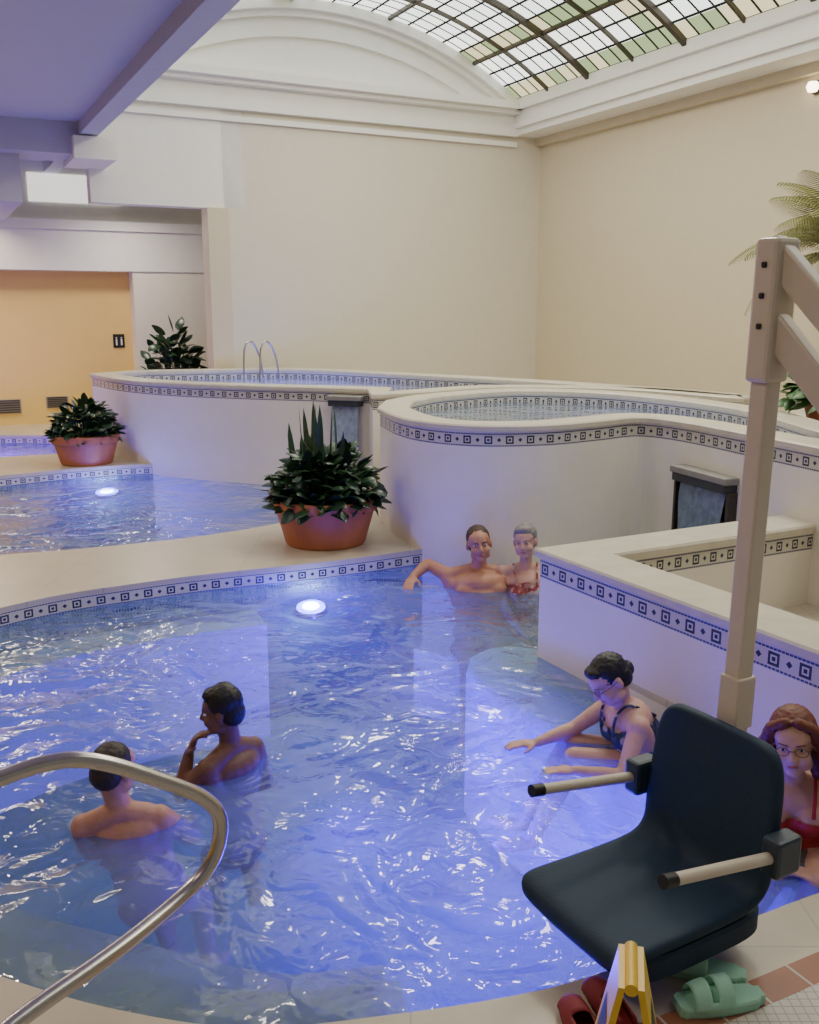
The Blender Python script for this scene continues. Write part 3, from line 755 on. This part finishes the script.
def person(name,label,skin,pelvis,neck,sl,sr,arms,legs,headc,hf,hup=V(0,0,1),bulk=1.0,female=False,hair=None,suit=None,glasses=None,hs=1.0,scale=1.0,move=(0,0,0),shd=1.0,neckline=.20):
    pelvis,neck,sl,sr,headc=map(Vector,(pelvis,neck,sl,sr,headc))
    e=empty(name,(pelvis.x,pelvis.y,pelvis.z)); top(e,label,"person")
    up=(neck-pelvis).normalized(); right=(sr-sl); right=(right-up*right.dot(up)).normalized(); fw=up.cross(right)
    vs=[];fs=[]; D=(neck-pelvis)
    tors=[(0,.165,.115,.11),(.2,.15,.108,.11),(.4,.138,.10,.11),(.6,.15,.108,.11),(.78,.158,.11,.095)]
    if female: tors=[(0,.17,.12,.11),(.2,.145,.105,.1),(.4,.122,.092,.1),(.6,.132,.10,.1),(.78,.138,.098,.09)]
    tl=[]
    for k,rx,ry,rz in tors:
        c=pelvis+D*k; tl.append((c,rx*bulk,ry*bulk,rz)); blob(vs,fs,c,right,fw,up,rx*bulk,ry*bulk,rz)
    ch=pelvis+D*.70
    for s_ in (-1,1):
        if female: blob(vs,fs,ch+right*(s_*.068)+fw*.085-up*.02,right,fw,up,.058,.05,.055)
        else: blob(vs,fs,ch+right*(s_*.075*bulk)+fw*.065*bulk,right,fw,up,.075,.05,.055)
    nb=neck-up*.015
    for s_ in (sl,sr):
        cap(vs,fs,nb-fw*.01,.052,s_,.048*(.9 if female else 1.05)); blob(vs,fs,s_,right,fw,up,.056*shd,.056,.058)
        cap(vs,fs,s_-up*.02,.055,pelvis+D*.65+(s_-neck)*.6,.07)
    H=Vector(hf).normalized(); hu=(Vector(hup)-H*Vector(hup).dot(H)).normalized(); hr_=H.cross(hu)
    def h(x,y,z): return headc+(hr_*x+H*y+hu*z)*hs
    cap(vs,fs,nb,.054 if not female else .046,h(0,-.02,-.05),.05 if not female else .043)
    def hb(x,y,z,a,b,c,seg=14,rings=9,V_=None,F_=None): blob(V_ if V_ is not None else vs,F_ if F_ is not None else fs,h(x,y,z),hr_,H,hu,a*hs,b*hs,c*hs,seg,rings)
    hb(0,-.012,.035,.074,.092,.080); hb(0,.025,-.030,.060,.066,.070); hb(0,.055,-.084,.032,.028,.024); hb(0,.03,.042,.066,.06,.052)
    hb(0,.078,.030,.048,.016,.012)
    for s_ in (-1,1):
        hb(s_*.034,.060,-.030,.030,.026,.028); hb(s_*.077,-.006,-.006,.010,.02,.031); hb(s_*.042,.02,-.066,.024,.04,.025)
    cap(vs,fs,h(0,.088,.014),.009*hs,h(0,.106,-.022),.012*hs,8)
    for s_ in (-1,1): hb(s_*.011,.095,-.026,.009,.009,.008,8,6)
    hb(0,.084,-.050,.021,.010,.006,10,6); hb(0,.083,-.060,.018,.009,.007,10,6)
    for sh,(el,wr,hd,cu,nr) in ((sl,arms[0]),(sr,arms[1])):
        el,wr,hd=Vector(el),Vector(wr),Vector(hd); k=.9 if female else 1.05
        cap(vs,fs,sh,.052*k,sh*.5+el*.5,.047*k); cap(vs,fs,sh*.5+el*.5,.047*k,el,.038*k); 
        mid=el*.65+wr*.35; cap(vs,fs,el,.037*k,mid,.040*k); cap(vs,fs,mid,.040*k,wr,.025*k)
        hand(vs,fs,wr,hd,Vector(nr),1 if sh is sl else -1,cu,.95 if female else 1.05)
    for s_,(kn,an) in ((-1,legs[0]),(1,legs[1])):
        kn,an=Vector(kn),Vector(an); hp=pelvis+right*(s_*.085)
        cap(vs,fs,hp,.088*bulk,kn,.056); cap(vs,fs,kn,.055,kn*.6+an*.4,.053); cap(vs,fs,kn*.6+an*.4,.053,an,.036)
        fd=(kn-pelvis); fd.z=0; fd=fd.normalized() if fd.length>.01 else fw
        blob(vs,fs,an+fd*.07-Z*.012,fd,fd.cross(Z),Z,.12,.042,.03)
    attach(remesh("body",vs,fs,skin,.0075,5),e)
    def one(nm,fn,m):
        a,b=[],[]; fn(a,b); attach(mesh(nm,a,b,[m],smooth=True),e)
    for s_ in (-1,1):
        one("eye",lambda a,b:blob(a,b,h(s_*.031,.0745,.008),hr_,H,hu,.0125*hs,.0105*hs,.0070*hs,12,8),M_eye)
        one("pupil",lambda a,b:blob(a,b,h(s_*.031,.082,.008),hr_,H,hu,.0055*hs,.0045*hs,.0055*hs,10,6),M_black)
        one("eyebrow",lambda a,b:cap(a,b,h(s_*.016,.0915,.027),.0025*hs,h(s_*.044,.081,.030),.002*hs,6),hair[1] if hair else M_black)
    one("lips",lambda a,b:blob(a,b,h(0,.0885,-.054),hr_,H,hu,.020*hs,.006*hs,.0058*hs,12,6),M_lip)
    if hair:
        style,hm=hair; hv=[];hf_=[]
        def hh(*a): hb(*a,V_=hv,F_=hf_)
        if style=='short': hh(0,-.022,.045,.080,.094,.084); hh(0,-.05,.0,.072,.065,.07)
        if style=='tall': hh(0,-.018,.055,.083,.096,.090); hh(0,-.05,.0,.074,.066,.075); hh(0,.035,.095,.06,.045,.035); hh(.02,-.02,.115,.05,.05,.03)
        if style=='receding': hh(0,-.024,.043,.079,.093,.083); hh(0,-.05,-.005,.073,.062,.068)
        if style=='grey': hh(0,-.018,.052,.082,.094,.082); hh(0,-.05,0,.076,.066,.072); hh(0,.04,.092,.058,.04,.032)
        if style=='tied': 
            hh(0,-.020,.043,.081,.096,.084); hh(0,-.05,-.005,.076,.062,.075); hh(0,-.10,-.015,.038,.035,.04); hh(0,.045,.088,.058,.035,.026)
        if style=='long':
            hh(0,-.026,.046,.084,.094,.086); hh(0,-.06,-.03,.082,.055,.10)
            for s_ in (-1,1):
                cap(hv,hf_,h(s_*.022,.062,.102),.018*hs,h(s_*.070,.040,.070),.022*hs); cap(hv,hf_,h(s_*.070,.040,.070),.022*hs,h(s_*.098,.015,.0),.024*hs)
                cap(hv,hf_,h(s_*.098,.015,.0),.024*hs,h(s_*.114,.010,-.075),.032*hs); cap(hv,hf_,h(s_*.114,.010,-.075),.032*hs,h(s_*.104,.02,-.150),.014*hs)
                cap(hv,hf_,h(s_*.09,-.03,-.02),.035*hs,h(s_*.125,-.03,-.13),.022*hs); cap(hv,hf_,h(s_*.06,-.07,-.02),.04*hs,h(s_*.08,-.07,-.15),.025*hs)
        def cut(c):
            d=(c-headc)/hs; y=d.dot(H); z=d.dot(hu); x=abs(d.dot(hr_))
            if style in('long',): return y>.06 and z<.072 and x<.060
            if style=='receding': return (y>.045 and z<.082) or (y>.0 and z<-.02)
            if style=='tied': return (y>.045 and z<.070) or (y>.0 and z<-.01)
            return (y>.045 and z<.072) or (y>.0 and z<-.02)
        ho=remesh("hair",hv,hf_,hm,.007,2,cut); attach(ho,e)
        tx=bpy.data.textures.new("hair_noise",'CLOUDS'); tx.noise_scale=.012
        md=ho.modifiers.new("d",'DISPLACE'); md.texture=tx; md.strength=.010; md.mid_level=.5; md.texture_coords='LOCAL'
    if suit:
        sv=[];sf=[]
        for c,rx,ry,rz in tl: blob(sv,sf,c,right,fw,up,rx+.008,ry+.008,rz+.004)
        for s_ in (-1,1): blob(sv,sf,ch+right*(s_*.068)+fw*.085-up*.02,right,fw,up,.064,.056,.060)
        ntop=neck-up*(D.length*neckline)
        attach(remesh("swimsuit",sv,sf,suit,.009,3,cut=lambda c:(c-ntop).dot(up)+.35*abs((c-ntop).dot(fw))*(1 if (c-ntop).dot(fw)<0 else 0)>0),e)
        for s_,shp in ((-1,sl),(1,sr)):
            p0=ch+right*(s_*.07)+fw*.125+up*.02; p1=neck+right*(s_*.085)+up*.025+fw*.02; p2=neck+right*(s_*.08)-fw*.07-up*.06; p3=ch+right*(s_*.06)-fw*.105
            attach(tube("strap",[p0,p0*.5+p1*.5+fw*.02+up*.02,p1,p1*.5+p2*.5+up*.022,p2,p3],.007,suit,True),e)
    if glasses:
        for s_ in (-1,1):
            pts=[h(s_*.032+.022*math.cos(a),.098,.006+.015*math.sin(a)) for a in [2*math.pi*i/20 for i in range(20)]]
            attach(tube("glasses_rim",pts,.0013,glasses,closed=True),e)
            attach(tube("glasses_temple",[h(s_*.054,.096,.012),h(s_*.078,.05,.012),h(s_*.082,-.01,.010)],.0014,glasses),e)
        attach(tube("glasses_bridge",[h(-.009,.100,.010),h(.009,.100,.010)],.0014,glasses),e)
    e.scale=(scale,)*3; e.location=Vector(e.location)+Vector(move)
    return e
def skinm(n,c): 
    m=mat(n,c,.5,noise=.22,nscale=22,bump=.12,bscale=90); b=m.node_tree.nodes["Principled BSDF"]; b.inputs["Subsurface Weight"].default_value=.12; b.inputs["Subsurface Radius"].default_value=(.02,.008,.004); return m
SK1=skinm("skin_fair_pink",(.52,.26,.18)); SK2=skinm("skin_brown",(.17,.075,.045)); SK3=skinm("skin_tan",(.50,.24,.14)); SK4=skinm("skin_fair",(.60,.35,.26))
M_eye=mat("eye_white",(.6,.57,.54),.2); M_lip=mat("lip_pink",(.40,.13,.11),.4)
H_dk=mat("dark_brown_hair",(.03,.018,.012),.55,noise=.5,nscale=60); H_bk=mat("black_hair",(.008,.007,.007),.5,noise=.3,nscale=60)
H_gr=mat("grey_hair",(.24,.22,.20),.6,noise=.4,nscale=60); H_au=mat("auburn_hair",(.15,.038,.016),.55,noise=.8,nscale=50); H_br=mat("brown_hair",(.07,.04,.022),.6,noise=.4,nscale=60)
def pattern(name,c1,c2,c3):
    m=mat(name,c1,.6); nt=m.node_tree; b=nt.nodes["Principled BSDF"]; N=NB(nt)
    v=nt.nodes.new("ShaderNodeTexVoronoi"); v.inputs["Scale"].default_value=38; tc=nt.nodes.new("ShaderNodeTexCoord"); nt.links.new(tc.outputs["Object"],v.inputs["Vector"])
    sp=nt.nodes.new("ShaderNodeSeparateColor"); nt.links.new(v.outputs["Color"],sp.inputs[0])
    c=N.mix(N.m('GREATER_THAN',sp.outputs[0],.6),c1,c2); c=N.mix(N.m('GREATER_THAN',sp.outputs[1],.8),c,c3); nt.links.new(c,b.inputs["Base Color"]); return m
SU_n=pattern("navy_patterned_swim_fabric",(.012,.015,.04),(.03,.05,.12),(.35,.30,.28)); SU_r=pattern("floral_swim_fabric",(.25,.04,.04),(.45,.22,.15),(.5,.4,.35)); SU_red=mat("red_swim_fabric",(.42,.025,.02),.6)
person("person","person with short dark hair standing in water facing away",SK1,(-1.00,3.36,-.38),(-1.09,3.22,.16),(-1.245,3.2,.075),(-.935,3.26,.085),
  (((-1.29,3.38,-.15),(-1.2,3.58,-.22),(.3,.9,-.1),.3,(0,0,-1)),((-.84,3.42,-.10),(-.90,3.62,-.16),(-.3,.9,-.1),.3,(0,0,-1))),
  (((-1.1,3.70,-.60),(-1.0,3.62,-.95)),((-.88,3.70,-.60),(-.84,3.62,-.95))),(-1.105,3.23,.32),(.55,1,-.10),bulk=1.06,hair=('short',H_dk),scale=.88,move=(0,0,.0),shd=.9)
person("person.001","person with black hair standing in water with hand at chin",SK2,(-.74,3.75,-.40),(-.76,3.72,.17),(-.85,3.59,.085),(-.665,3.84,.085),
  (((-.99,3.62,-.06),(-.955,3.68,.13),(.40,.0,.9),.9,(1,0,-.2)),((-.62,3.93,-.16),(-.76,4.05,-.25),(-.9,.3,-.1),.4,(0,0,-1))),
  (((-.95,4.0,-.62),(-.90,3.95,-.95)),((-.78,4.15,-.62),(-.74,4.1,-.95))),(-.79,3.70,.335),(-.96,.05,-.12),hair=('tall',H_bk),scale=.86,move=(0,0,.03),shd=.85,bulk=1.0)
person("person.002","broad bare-chested person leaning back with arm along pool edge",SK3,(.52,6.30,-.40),(.49,6.50,.13),(.71,6.48,.075),(.27,6.48,.075),
  (((.86,6.42,-.10),(.78,6.22,-.2),(-.5,-.8,0),.3,(0,0,-1)),((.13,6.62,.12),(.02,6.50,.05),(-.2,-.7,-.2),.5,(0,0,-1))),
  (((.62,5.9,-.38),(.62,5.85,-.85)),((.38,5.9,-.38),(.38,5.85,-.85))),(.485,6.45,.305),(.05,-1,.05),V(-.12,0,1),bulk=1.45,hair=('receding',H_br),hs=1.08)
person("person.003","person with short grey hair in floral swimsuit seated in water",SK4,(.86,6.30,-.38),(.81,6.42,.16),(.965,6.42,.095),(.655,6.46,.095),
  (((1.0,6.33,-.12),(.9,6.15,-.2),(-.4,-.8,0),.3,(0,0,-1)),((.66,6.3,-.12),(.74,6.12,-.2),(.3,-.8,0),.3,(0,0,-1))),
  (((.96,5.9,-.38),(.96,5.85,-.85)),((.80,5.9,-.38),(.80,5.85,-.85))),(.80,6.38,.34),(-.35,-1,-.02),V(-.1,0,1),female=True,hair=('grey',H_gr),suit=SU_r,bulk=1.1)
person("person.004","person in navy patterned swimsuit and glasses seated on the submerged bench",SK4,(1.08,3.90,-.08),(.92,3.90,.24),(.97,3.77,.175),(.90,4.05,.175),
  (((.88,3.64,.0),(.66,3.68,.01),(-1,.05,0),.3,(0,0,-1)),((.72,4.02,.06),(.52,3.92,.03),(-1,-.1,0),.3,(0,0,-1))),
  (((.70,3.86,-.02),(.50,3.84,-.44)),((.70,4.02,-.02),(.48,4.0,-.44))),(.85,3.87,.370),(-.78,-.35,-.62),V(-.45,0,.9),female=True,hair=('tied',H_bk),suit=SU_n,glasses=M_black,scale=.93,bulk=1.08)
person("person.005","person with auburn hair, glasses and red swimsuit sitting in the pool",SK4,(1.42,3.22,-.10),(1.375,3.16,.27),(1.53,3.13,.20),(1.215,3.22,.19),
  (((1.62,3.05,-.02),(1.50,2.92,-.02),(-.7,-.4,0),.3,(0,0,-1)),((1.17,3.12,-.04),(1.26,2.96,.02),(.7,-.3,0),.3,(0,0,-1))),
  (((1.40,2.90,-.02),(1.25,3.0,-.6)),((1.24,2.95,-.02),(1.05,3.1,-.6))),(1.345,3.09,.435),(-.40,-.90,-.02),V(-.12,0,1),female=True,hair=('long',H_au),suit=SU_red,glasses=H_br,scale=.97,neckline=.30)
# ------------------------------------------------------------------ lights, world, camera
def area(loc,target,sx,sy,energy,col):
    l=bpy.data.lights.new("overhead_fill",'AREA'); l.shape='RECTANGLE'; l.size=sx; l.size_y=sy; l.energy=energy; l.color=col  # fill light added overhead, not a fixture of the room
    o=link(bpy.data.objects.new("overhead_fill",l)); o.location=loc; o.rotation_euler=(Vector(target)-Vector(loc)).to_track_quat('-Z','Y').to_euler(); return o
for l,r,e in ((2,5.5,52),(6,5.5,120),(10,5.5,135)):
    p=W(l,r,5.7); area(p,p-Z,1.0,1.0,e,(1,.91,.76))
for l,r,e in ((2,-1,30),(6,-1,60),(10,-1,70)):
    p=W(l,r,4.0); area(p,p-Z,.35,.35,e,(1,.84,.64))
p=W(15.0,0.2,3.6); area(p,p-Z,1.2,1.2,100,(1,.86,.62))  # added fill over the end bay
p=W(14.9,3.0,3.4); area(p,p-Z,.5,.5,35,(1,.92,.78))
w=bpy.data.worlds.new("World"); bpy.context.scene.world=w; w.use_nodes=True
w.node_tree.nodes["Background"].inputs[0].default_value=(.88,.83,.82,1); w.node_tree.nodes["Background"].inputs[1].default_value=.22
cam=bpy.data.cameras.new("camera"); cam.sensor_fit='VERTICAL'; cam.sensor_height=24; cam.lens=950/1024*24; cam.clip_start=.05
co=link(bpy.data.objects.new("camera",cam)); co.location=(0,0,1.9); co.rotation_euler=(math.radians(90-11.94),0,0)
bpy.context.scene.camera=co
